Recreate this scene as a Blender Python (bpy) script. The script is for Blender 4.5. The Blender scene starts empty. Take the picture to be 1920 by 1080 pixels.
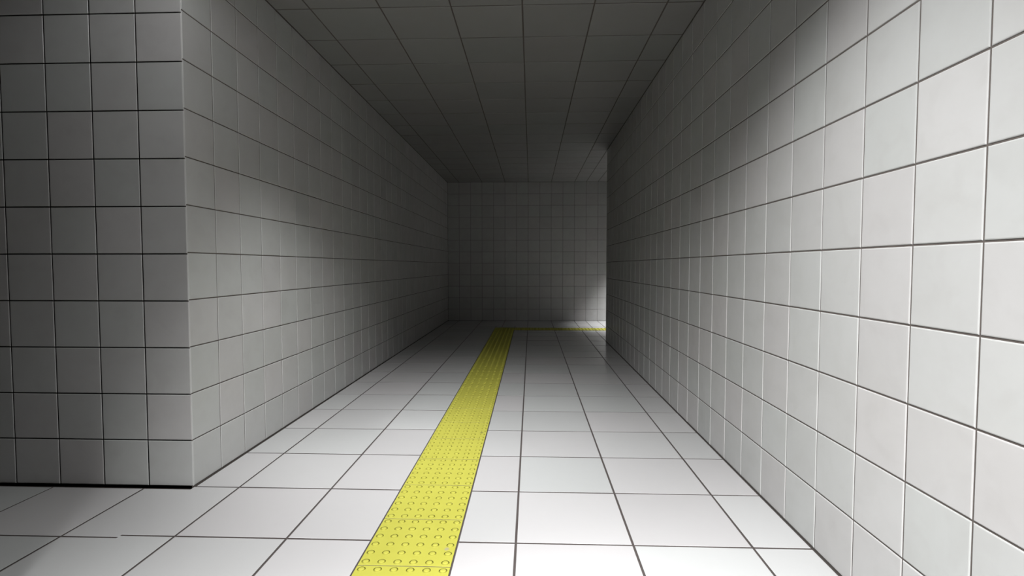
import bpy, math, random
from mathutils import Vector, Matrix

# ---------------------------------------------------------------- scene basics
U = 0.2                       # one wall tile = 0.2 m; everything below is laid out in wall tiles
scene = bpy.context.scene
C = scene.collection
random.seed(7)

# camera
F_PX, CX, CY, CZ = 960.36, 7.2527, -10.5825, 4.7405
YAW, PITCH = 0.0371, -0.0425
cam_d = bpy.data.cameras.new('camera'); cam = bpy.data.objects.new('camera', cam_d); C.objects.link(cam)
cam_d.sensor_width = 36.0; cam_d.lens = 36.0 * F_PX / 1920.0
cam_d.clip_start = 0.02; cam_d.clip_end = 100
cam.location = (CX*U, CY*U, CZ*U)
fw = Vector((-math.sin(YAW)*math.cos(PITCH), math.cos(YAW)*math.cos(PITCH), math.sin(PITCH)))
cam.rotation_euler = fw.to_track_quat('-Z', 'Y').to_euler()
scene.camera = cam

# world: sealed underground passage, no sky
w = bpy.data.worlds.new('world'); scene.world = w; w.use_nodes = True
w.node_tree.nodes['Background'].inputs[0].default_value = (0.9, 0.95, 1, 1)
w.node_tree.nodes['Background'].inputs[1].default_value = 0.0

vs = scene.view_settings
vs.view_transform = 'Standard'; vs.look = 'None'; vs.gamma = 1; vs.use_curve_mapping = False
vs.exposure = 0.0

# lamps of the passage plus two added fill lamps (x, y, size x, size y, watts, spread, tilt and turn in degrees, height)
LAMPS = [
    ('main', 7.8, -4.2, 1.5, 1.5, 325.0, -132.0, 0.0, 0.0, 12.0),
    ('flood', 6.0, -15.5, 2.5, 2.5, 57.3, 70.0, 45.0, -12.0, 11.0),
    ('corner', 2.0, -3.0, 1.5, 1.5, 19.4, -113.0, 36.0, 40.0, 12.0),  # added fill lamp, fitted to balance brightness around the left wall corner
    ('branch', 18.5, 30.5, 1.5, 1.5, 1500.0, -80.0, 0.0, 0.0, 12.0),
    ('front', 4.0, -1.0, 1.5, 1.5, 410.0, -76.0, 27.0, 0.0, 12.0),  # added fill lamp that brightens the floor at middle depth
]
BRANCH_END = 4.2              # the left side passage spans y = -BRANCH_END .. 0

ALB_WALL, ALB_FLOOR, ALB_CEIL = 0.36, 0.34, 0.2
ROUGH_FLOOR = 0.18

# ---------------------------------------------------------------- node helpers
def new_mat(name):
    m = bpy.data.materials.new(name); m.use_nodes = True
    nt = m.node_tree
    return m, nt, nt.nodes['Principled BSDF']
def node(nt, kind, **kw):
    n = nt.nodes.new(kind)
    for k, v in kw.items(): setattr(n, k, v)
    return n
def math_n(nt, op, a, b=None, clamp=False):
    n = node(nt, 'ShaderNodeMath', operation=op, use_clamp=clamp)
    for i, v in enumerate((a, b)):
        if v is None: continue
        if isinstance(v, (int, float)): n.inputs[i].default_value = v
        else: nt.links.new(v, n.inputs[i])
    return n.outputs[0]
def mix_rgb(nt, blend, fac, a, b):
    n = node(nt, 'ShaderNodeMix', data_type='RGBA', blend_type=blend)
    for s, v in ((n.inputs[0], fac), (n.inputs[6], a), (n.inputs[7], b)):
        if isinstance(v, (int, float)): s.default_value = v
        elif isinstance(v, tuple): s.default_value = (*v, 1)
        else: nt.links.new(v, s)
    return n.outputs[2]
def noise(nt, vec, scale, detail=4, rough=0.55, dist=0.0):
    n = node(nt, 'ShaderNodeTexNoise'); n.inputs['Scale'].default_value = scale
    n.inputs['Detail'].default_value = detail; n.inputs['Roughness'].default_value = rough
    n.inputs['Distortion'].default_value = dist
    nt.links.new(vec, n.inputs['Vector'])
    return n.outputs['Fac']
def ramp(nt, fac, a, b):
    n = node(nt, 'ShaderNodeMapRange'); n.inputs[1].default_value = a; n.inputs[2].default_value = b
    nt.links.new(fac, n.inputs[0]); return n.outputs[0]

# ---------------------------------------------------------------- materials
def glazed_tile(name, base, rough, smudge):
    m, nt, p = new_mat(name)
    pos = node(nt, 'ShaderNodeNewGeometry').outputs['Position']
    at = node(nt, 'ShaderNodeAttribute', attribute_name='tile_tone')
    sep = node(nt, 'ShaderNodeSeparateColor'); nt.links.new(at.outputs['Color'], sep.inputs[0])
    # every tile its own tone and a hint of its own tint, fired colour differences
    warm = mix_rgb(nt, 'MIX', sep.outputs[1], (base[0]*0.985, base[1]*1.0, base[2]*0.985),
                   (base[0]*1.015, base[1]*0.985, base[2]*0.985))
    tone = math_n(nt, 'ADD', math_n(nt, 'MULTIPLY', sep.outputs[0], 0.07), 0.93)
    col = node(nt, 'ShaderNodeVectorMath', operation='SCALE'); nt.links.new(warm, col.inputs[0]); nt.links.new(tone, col.inputs['Scale'])
    # cloudy wear and finger-wide smudges
    off = node(nt, 'ShaderNodeVectorMath', operation='MULTIPLY_ADD')
    off.inputs[1].default_value = (37, 23, 51); nt.links.new(at.outputs['Color'], off.inputs[0]); nt.links.new(pos, off.inputs[2])
    cl = ramp(nt, noise(nt, off.outputs[0], 5.0, 5, 0.6, 0.4), 0.35, 0.75)
    sm = ramp(nt, noise(nt, off.outputs[0], 11.0, 3, 0.5, 0.6), 0.50, 0.85)
    dirt = math_n(nt, 'ADD', math_n(nt, 'MULTIPLY', cl, 0.10*smudge), math_n(nt, 'MULTIPLY', sm, 0.10*smudge))
    out = mix_rgb(nt, 'MIX', dirt, col.outputs[0], (0.20, 0.19, 0.17))
    nt.links.new(out, p.inputs['Base Color'])
    r = math_n(nt, 'ADD', math_n(nt, 'MULTIPLY', cl, 0.08*smudge), rough)
    nt.links.new(r, p.inputs['Roughness'])
    p.inputs['IOR'].default_value = 1.5
    b = node(nt, 'ShaderNodeBump'); b.inputs['Strength'].default_value = 0.04*smudge; b.inputs['Distance'].default_value = 0.01
    nt.links.new(noise(nt, off.outputs[0], 9.0, 2), b.inputs['Height']); nt.links.new(b.outputs[0], p.inputs['Normal'])
    return m
WALL = glazed_tile('wall_tile_glaze', (ALB_WALL, ALB_WALL*0.998, ALB_WALL*0.982), 0.30, 1.4)
FLOOR = glazed_tile('floor_tile_glaze', (ALB_FLOOR, ALB_FLOOR*0.998, ALB_FLOOR*0.99), ROUGH_FLOOR, 0.25)
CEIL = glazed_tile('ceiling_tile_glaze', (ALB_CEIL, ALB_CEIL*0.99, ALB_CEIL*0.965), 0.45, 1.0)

def plain(name, col, rough, mottle=0.25):
    m, nt, p = new_mat(name)
    pos = node(nt, 'ShaderNodeNewGeometry').outputs['Position']
    c = mix_rgb(nt, 'MIX', math_n(nt, 'MULTIPLY', noise(nt, pos, 30, 4), mottle), col, tuple(x*0.4 for x in col))
    nt.links.new(c, p.inputs['Base Color']); p.inputs['Roughness'].default_value = rough
    return m
GROUT = plain('grout', (0.075, 0.062, 0.054), 0.9)

FLOOR_GROUT = plain('floor_grout', (0.040, 0.031, 0.028), 0.9)

def tactile_mat():
    m, nt, p = new_mat('yellow_tactile')
    pos = node(nt, 'ShaderNodeNewGeometry').outputs['Position']
    n = ramp(nt, noise(nt, pos, 10, 5, 0.6), 0.35, 0.8)
    c = mix_rgb(nt, 'MIX', math_n(nt, 'MULTIPLY', n, 0.25), (0.285, 0.274, 0.044), (0.215, 0.203, 0.026))
    for (sx, sy, r, col) in ((5.85, -2.24, 0.055, (0.20, 0.18, 0.14)), (5.86, 3.76, 0.05, (0.03, 0.03, 0.02))):
        d = node(nt, 'ShaderNodeVectorMath', operation='DISTANCE'); nt.links.new(pos, d.inputs[0]); d.inputs[1].default_value = (sx*U, sy*U, 0.002)
        wob = math_n(nt, 'ADD', d.outputs['Value'], math_n(nt, 'MULTIPLY', noise(nt, pos, 120, 2), 0.012))
        f = node(nt, 'ShaderNodeMapRange'); nt.links.new(wob, f.inputs[0])
        f.inputs[1].default_value = r*U + 0.006; f.inputs[2].default_value = r*U*0.4 + 0.006
        c = mix_rgb(nt, 'MIX', math_n(nt, 'MULTIPLY', f.outputs[0], 0.8), c, col)
    nt.links.new(c, p.inputs['Base Color']); p.inputs['Roughness'].default_value = 0.7; p.inputs['Specular IOR Level'].default_value = 0.12
    return m
YELLOW = tactile_mat()
METAL = plain('painted_metal', (0.7, 0.7, 0.7), 0.4)
dif, nt_, p_ = new_mat('lamp_diffuser')
p_.inputs['Base Color'].default_value = (0.8, 0.8, 0.8, 1); p_.inputs['Emission Color'].default_value = (1, 1, 1, 1)
p_.inputs['Emission Strength'].default_value = 4.0

# ---------------------------------------------------------------- mesh collector
class MB:
    def __init__(s): s.v, s.f, s.m, s.t, s.sm, s.n = [], [], [], [], [], {}
    def face(s, pts, mat=0, tone=(0.5, 0.5, 0.5), smooth=False):
        i = len(s.v); s.v += [tuple(p) for p in pts]; s.f.append(tuple(range(i, i+len(pts)))); s.m.append(mat); s.t.append(tone); s.sm.append(smooth)
    def box(s, a, b, mat=0):
        x0, y0, z0 = a; x1, y1, z1 = b
        P = [(x0,y0,z0),(x1,y0,z0),(x1,y1,z0),(x0,y1,z0),(x0,y0,z1),(x1,y0,z1),(x1,y1,z1),(x0,y1,z1)]
        for q in ((0,3,2,1),(4,5,6,7),(0,1,5,4),(1,2,6,5),(2,3,7,6),(3,0,4,7)): s.face([P[k] for k in q], mat)
    def build(s, name, mats, parent=None, loc=(0,0,0)):
        me = bpy.data.meshes.new(name)
        me.from_pydata([(x*U, y*U, z*U) for x, y, z in s.v], [], s.f)
        for m in mats: me.materials.append(m)
        me.polygons.foreach_set('material_index', s.m)
        me.polygons.foreach_set('use_smooth', s.sm)
        at = me.color_attributes.new('tile_tone', 'FLOAT_COLOR', 'CORNER')
        d = []
        for f, t in zip(s.f, s.t): d += [t[0], t[1], t[2], 1.0]*len(f)
        at.data.foreach_set('color', d)
        me.update()
        if s.n:                      # given corner normals for rounded relief
            out = []
            for i, p in enumerate(me.polygons): out += s.n.get(i, [tuple(p.normal)]*len(p.vertices))
            me.normals_split_custom_set(out)
        o = bpy.data.objects.new(name, me); C.objects.link(o)
        o.location = tuple(c*U for c in loc)
        if parent: o.parent = parent
        return o

def lay(mb, org, u, v, n, rects, gap=0.024, bev=0.015, drop=0.009, deep=0.014, tilt=0.0011, skirt=0):
    """lay one bevelled tile in every rect (u0,u1,v0,v1) on the plane through org; n points into the room"""
    org, u, v, n = Vector(org), Vector(u), Vector(v), Vector(n)
    flip = u.cross(v).dot(n) < 0
    for rc in rects:
        (u0, u1, v0, v1), ex = rc[:4], (rc[4] if len(rc) > 4 else None)
        if u1-u0 < 0.06 or v1-v0 < 0.06: continue
        tone = (random.random(), random.random(), random.random())
        g = gap/2
        tu, tv = random.gauss(0, tilt), random.gauss(0, tilt)
        if ex: tone = ex[1]; tu = tv = 0.0                       # half of a tile: ex = (joint-free side, tone)
        wl, wr = (0 if ex and ex[0] == 'l' else 1), (0 if ex and ex[0] == 'r' else 1)
        um, vm = (u0+u1)/2, (v0+v1)/2
        def ring(ins, h):
            out = []
            for a, b in ((u0+ins*wl, v0+ins), (u1-ins*wr, v0+ins), (u1-ins*wr, v1-ins), (u0+ins*wl, v1-ins)):
                out.append(org + u*a + v*b + n*(h + tu*(a-um) + tv*(b-vm)))
            return out
        R = [ring(g, -deep), ring(g, -drop), ring(g+bev*0.35, -drop*0.35), ring(g+bev, 0)]
        def add(pts, m=0):
            if flip: pts = pts[::-1]
            mb.face(pts, m, tone)
        for i, (a, b) in enumerate(zip(R[:-1], R[1:])):
            for k in range(4): add([a[k], a[(k+1)%4], b[(k+1)%4], b[k]], skirt if i == 0 else 0)
        add(R[-1])

def lines(lo, hi, phase=0.0, step=1.0):
    k = math.ceil((lo - phase)/step - 1e-6)
    L = [lo]
    while phase + k*step < hi - 1e-6:
        if phase + k*step > lo + 1e-6: L.append(phase + k*step)
        k += 1
    return L + [hi]
def grid(us, vs_): return [(a, b, c, d) for a, b in zip(us[:-1], us[1:]) for c, d in zip(vs_[:-1], vs_[1:])]
def cut(rects, hole):
    hx0, hx1, hy0, hy1 = hole; out = []
    for (a, b, c, d) in rects:
        if b <= hx0 or a >= hx1 or d <= hy0 or c >= hy1: out.append((a, b, c, d)); continue
        if a < hx0: out.append((a, hx0, c, d)); a = hx0
        if b > hx1: out.append((hx1, b, c, d)); b = hx1
        if c < hy0: out.append((a, b, c, hy0))
        if d > hy1: out.append((a, b, hy1, d))
    return out
def structure(o, label=None):
    o['kind'] = 'structure'
    if label: o['label'] = label
    return o

# ---------------------------------------------------------------- the setting
H, W, D = 12.0, 12.0, 34.0         # ceiling height, passage width, far wall
YB, XL, XR, YE = -44.0, -16.0, 34.0, 22.0   # back end, left side passage end, right branch end, end of right wall
B = BRANCH_END
X3, Y3, Z3 = (1,0,0), (0,1,0), (0,0,1)
ZB, ZT = 0.0, H                    # walls stand between floor bed and ceiling
IN = 0.013                         # grout face lies this far behind the tile face

# left wall of the long passage together with its return face towards the camera
mb = MB(); mb.box((XL, IN, -0.4), (-IN, D+2, H+0.4), 1)
lay(mb, (0,0,0), Y3, Z3, X3, grid(lines(0, D), lines(0.0, ZT, 0, 1.006)))
structure(mb.build('wall_left', [WALL, GROUT]), 'pale square-tiled left wall running down the passage')
# front return
mb = MB(); mb.box((XL, IN, -0.4), (-0.05, IN+0.3, H+0.4), 1)
lay(mb, (0,0,0), X3, Z3, (0,-1,0), grid(lines(XL, 0, 0, 0.991), lines(0.0, ZT)))
structure(mb.build('wall_left_return', [WALL, GROUT]), 'grey tiled wall face turning the corner at the left')
# right wall with its end face in the branch
mb = MB(); mb.box((W+IN, YB, -0.4), (XR, YE-IN, H+0.4), 1)
lay(mb, (W,0,0), Y3, Z3, (-1,0,0), grid(lines(YB, YE), lines(0, ZT)))
lay(mb, (0,YE,0), X3, Z3, (0,1,0), grid(lines(W, XR), lines(0, ZT)))
structure(mb.build('wall_right', [WALL, GROUT]), 'white square-tiled right wall, brightest near the camera')
# far wall
mb = MB(); mb.box((-2, D+IN, -0.4), (XR+2, D+2, H+0.4), 1)
lay(mb, (0,D,0), X3, Z3, (0,-1,0), grid(lines(0, XR), lines(0, ZT)), gap=0.016, bev=0.008, tilt=0.005)
structure(mb.build('wall_far', [WALL, GROUT]), 'dark tiled end wall where the passage turns right')
# end of the right branch
mb = MB(); mb.box((XR+IN, YE-2, -0.4), (XR+2, D+2, H+0.4), 1)
lay(mb, (XR,0,0), Y3, Z3, (-1,0,0), grid(lines(YE, D), lines(0, ZT)))
structure(mb.build('wall_branch_end', [WALL, GROUT]))
# walls outside the frame: near left block, side passage end, back end
mb = MB(); mb.box((XL, YB, -0.4), (-IN, -B-IN, H+0.4), 1)
lay(mb, (0,0,0), Y3, Z3, X3, grid(lines(YB, -B), lines(0, ZT)))
lay(mb, (0,-B,0), X3, Z3, (0,1,0), grid(lines(XL, 0), lines(0, ZT)))
structure(mb.build('wall_near_left', [WALL, GROUT]))
mb = MB(); mb.box((XL-2, -B-2, -0.4), (XL-IN, 2, H+0.4), 1)
lay(mb, (XL,0,0), Y3, Z3, X3, grid(lines(-B, 0), lines(0, ZT)))
structure(mb.build('wall_side_end', [WALL, GROUT]))
mb = MB(); mb.box((-2, YB-2, -0.4), (W+2, YB-IN, H+0.4), 1)
lay(mb, (0,YB,0), X3, Z3, Y3, grid(lines(0, W), lines(0, ZT)))
structure(mb.build('wall_back', [WALL, GROUT]))

# floor: 0.4 m tiles, lines at odd x and even y; channel left open for the tactile strip
TX0, TX1, TY0, TP = 4.5, 6.0, 27.25, 1.5
NBACK = 21
mb = MB()
mb.box((XL-2, YB-2, -1.0), (XR+2, D+2, -0.06), 1)
gl, gr = 0.030, 0.014              # open joints along the left and right wall
r = grid(lines(gl, W-gr, 1, 2), lines(YB, D-0.02, 0, 2))
r += grid(lines(W-gr, XR, 1, 2), lines(YE, D-0.02, 0, 2))
r = cut(r, (TX0, TX1, TY0-NBACK*TP, TY0+TP))
r = cut(r, (TX1, XR, TY0, TY0+TP))
SEAM = [(0.35, 0.6, 0.2), (0.7, 0.3, 0.5), (0.5, 0.5, 0.8), (0.4, 0.4, 0.4)]
seam = lambda y: SEAM[max(0, min(3, int(round(-y/2))))]
r = [(a, b, c, d, ('l', seam(d))) if a == gl and d <= 0 and d > -B else (a, b, c, d) for a, b, c, d in r]
lay(mb, (0,0,0), X3, Y3, Z3, r, gap=0.041, bev=0.009, drop=0.003, deep=0.059, skirt=1)
# side passage floor, set a little nearer so its joints step at the corner and leave a gap at the wall foot
r = grid(lines(XL, gl, 1, 2), lines(-B, -0.078, -0.078, 2))
lay(mb, (0,0,0), X3, Y3, Z3, [(a, b, c, d-(0.05 if abs(d+0.078) < 1e-6 else 0)) + ((('r', seam(d)),) if b == gl else ()) for a, b, c, d in r], gap=0.041, bev=0.009, drop=0.003, deep=0.059, skirt=1)
# mortar bed just under the glaze of the joints
mb.box((gl, YB, -0.058), (W-gr, D-0.02, -0.013), 1)
mb.box((W-gr, YE, -0.058), (XR, D-0.02, -0.013), 1)
mb.box((XL, -B, -0.058), (gl, -0.14, -0.013), 1)
structure(mb.build('floor', [FLOOR, FLOOR_GROUT]), 'white floor of large square tiles with dark joints')

# ceiling: 0.4 m tiles
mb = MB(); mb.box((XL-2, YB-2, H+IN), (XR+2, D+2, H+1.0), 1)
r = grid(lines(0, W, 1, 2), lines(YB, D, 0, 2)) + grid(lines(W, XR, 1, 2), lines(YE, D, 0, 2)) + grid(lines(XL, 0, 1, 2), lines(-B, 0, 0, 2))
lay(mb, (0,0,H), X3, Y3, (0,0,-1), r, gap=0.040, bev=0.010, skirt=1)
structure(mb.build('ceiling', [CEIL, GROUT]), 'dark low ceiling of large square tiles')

# ---------------------------------------------------------------- tactile paving
def tactile_mesh():
    mb = MB(); s = TP/2; h = 0.006; g = 0.009; base = -0.012
    e = s - g
    # plate with bevelled rim
    rings = [[(-a,-a,z),(a,-a,z),(a,a,z),(-a,a,z)] for a, z in ((e, base), (e, h-0.003), (e-0.003, h))]
    for i, (a, b) in enumerate(zip(rings[:-1], rings[1:])):
        for k in range(4): mb.face([a[k], a[(k+1)%4], b[(k+1)%4], b[k]], 1-i)
    mb.face([(-e,-e,base),(-e,e,base),(e,e,base),(e,-e,base)])
    # top face in square cells, each cell pierced by one dome
    pitch, N, R = 0.257, 20, 0.068
    # low truncated domes: (radius share, height, tilt of the surface normal in degrees)
    dome = [(1.0, 0.0, 40), (0.95, 0.003, 86), (0.76, 0.0075, 86), (0.66, 0.0105, 35), (0.50, 0.0115, 10), (0.25, 0.012, 0)]
    t = e - 0.003
    ed = [-t] + [(k-2)*pitch for k in range(5)] + [t]
    for i in range(6):
        for j in range(6):
            cx, cy = (i-2.5)*pitch, (j-2.5)*pitch
            x0, x1, y0, y1 = ed[i], ed[i+1], ed[j], ed[j+1]
            circ = lambda r, z: [(cx+r*math.cos(2*math.pi*k/N+math.pi/4), cy+r*math.sin(2*math.pi*k/N+math.pi/4), z) for k in range(N)]
            rs = [circ(R*a, h+b) for a, b, _ in dome]
            q = N//4
            cor = [(x1,y1,h),(x0,y1,h),(x0,y0,h),(x1,y0,h)]
            for k in range(4):      # flat surround: one polygon per side
                arc = [rs[0][(k*q+m) % N] for m in range(q+1)]
                mb.face([cor[k], cor[(k+1)%4]] + arc[::-1])
            def nrm(k, tilt):
                an = 2*math.pi*k/N + math.pi/4; st = math.sin(math.radians(tilt))
                return (math.cos(an)*st, math.sin(an)*st, math.cos(math.radians(tilt)))
            for (a, ta), (b, tb) in zip(zip(rs[:-1], [d[2] for d in dome]), zip(rs[1:], [d[2] for d in dome][1:])):
                for k in range(N):
                    mb.face([a[k], a[(k+1)%N], b[(k+1)%N], b[k]], smooth=True)
                    mb.n[len(mb.f)-1] = [nrm(k, ta), nrm(k+1, ta), nrm(k+1, tb), nrm(k, tb)]
            mb.face(rs[-1], smooth=True); mb.n[len(mb.f)-1] = [(0, 0, 1)]*N
    return mb
src = tactile_mesh().build('tactile_paving_tile', [YELLOW, GROUT])
src['category'] = 'paving tile'; src['group'] = 'yellow tactile paving tiles along the floor'
ORD = ['first', 'second', 'third', 'fourth', 'fifth', 'sixth', 'seventh', 'eighth', 'ninth', 'tenth', 'eleventh', 'twelfth', 'thirteenth',
       'fourteenth', 'fifteenth', 'sixteenth', 'seventeenth', 'eighteenth', 'nineteenth', 'twentieth', 'twenty-first', 'twenty-second']
used = False
def place(x, y, rz, label):
    global used
    o = src
    if used: o = src.copy(); C.objects.link(o)
    used = True
    o.location = (x*U, y*U, 0); o.rotation_euler = (0, 0, rz); o['label'] = label
    return o
k = 0
ys = [TY0 + TP/2 - i*TP for i in range(21, 0, -1)]     # nearest first
for i, y in enumerate(ys):
    if i == 0: lab = 'yellow domed tactile paving tile cut off by the bottom edge of the photo'
    elif i == 1: lab = 'yellow domed tactile paving tile with a grey smudge on its right side, nearest whole tile'
    elif abs(y - 3.72) < TP/2: lab = 'yellow domed tactile paving tile with a tiny black speck near its right edge'
    elif i == len(ys)-1: lab = 'dark yellow tactile tile just before the corner tile where the strip turns right'
    else: lab = 'yellow domed tactile paving tile, %s along the straight strip counting from the bottom edge' % ORD[i]
    place(TX0 + TP/2, y, (i*7 % 4)*math.pi/2, lab)
place(TX0 + TP/2, TY0 + TP/2, 0, 'shadowed yellow tactile tile at the corner where the strip turns right')
for i in range(6):
    x = TX1 + TP/2 + i*TP
    if i == 5: lab = 'brightly lit yellow tactile tile cut off by the end of the right wall'
    else: lab = 'yellow tactile tile of the short crosswise strip, %s to the right of the corner tile' % ORD[i]
    place(x, TY0 + TP/2, math.pi/2, lab)

# ---------------------------------------------------------------- lamps and added fill lamps (outside the frame)
for (nm, x, y, sx, sy, watt, spread, tilt_, turn_, zz) in LAMPS:
    t = bpy.data.objects.new('ceiling_light', None); C.objects.link(t); t.location = (x*U, y*U, zz*U)
    t.rotation_euler = (math.radians(tilt_), 0, math.radians(turn_))
    t['label'] = {'main': 'square ceiling downlight just ahead of the camera, nearer the right wall',
                  'flood': 'tilted flood lamp under the ceiling behind the camera',
                  'corner': 'small added fill lamp turned towards the left wall corner',
                  'branch': 'square ceiling downlight in the right branch around the far corner',
                  'front': 'added fill lamp tilted forward over the tactile strip'}[nm]
    t['category'] = 'ceiling lamp'
    f = MB(); a, b = sx/2+0.15, sy/2+0.15
    f.box((-a,-b,-0.25), (-a+0.15,b,-0.005)); f.box((a-0.15,-b,-0.25), (a,b,-0.005))
    f.box((-a+0.15,-b,-0.25), (a-0.15,-b+0.15,-0.005)); f.box((-a+0.15,b-0.15,-0.25), (a-0.15,b,-0.005))
    f.build('frame', [METAL], t)
    f = MB(); f.box((-sx/2,-sy/2,-0.20), (sx/2,sy/2,-0.12)); f.build('diffuser', [dif], t)
    if spread < 0:            # recessed reflector lamp
        l = bpy.data.lights.new('lamp_light', 'SPOT'); l.spot_size = math.radians(-spread); l.spot_blend = {'main': 0.85, 'front': 0.9, 'branch': 0.7}.get(nm, 0.6); l.shadow_soft_size = sx*U/2; l.energy = watt
    else: l = bpy.data.lights.new('lamp_light', 'AREA'); l.shape = 'RECTANGLE'; l.size = sx*U; l.size_y = sy*U
    l.energy = watt
    if spread > 0: l.spread = math.radians(spread)
    l.color = (0.975, 0.985, 1.0)
    lo = bpy.data.objects.new('lamp_light', l); C.objects.link(lo); lo.parent = t; lo.location = (0, 0, -0.26*U)
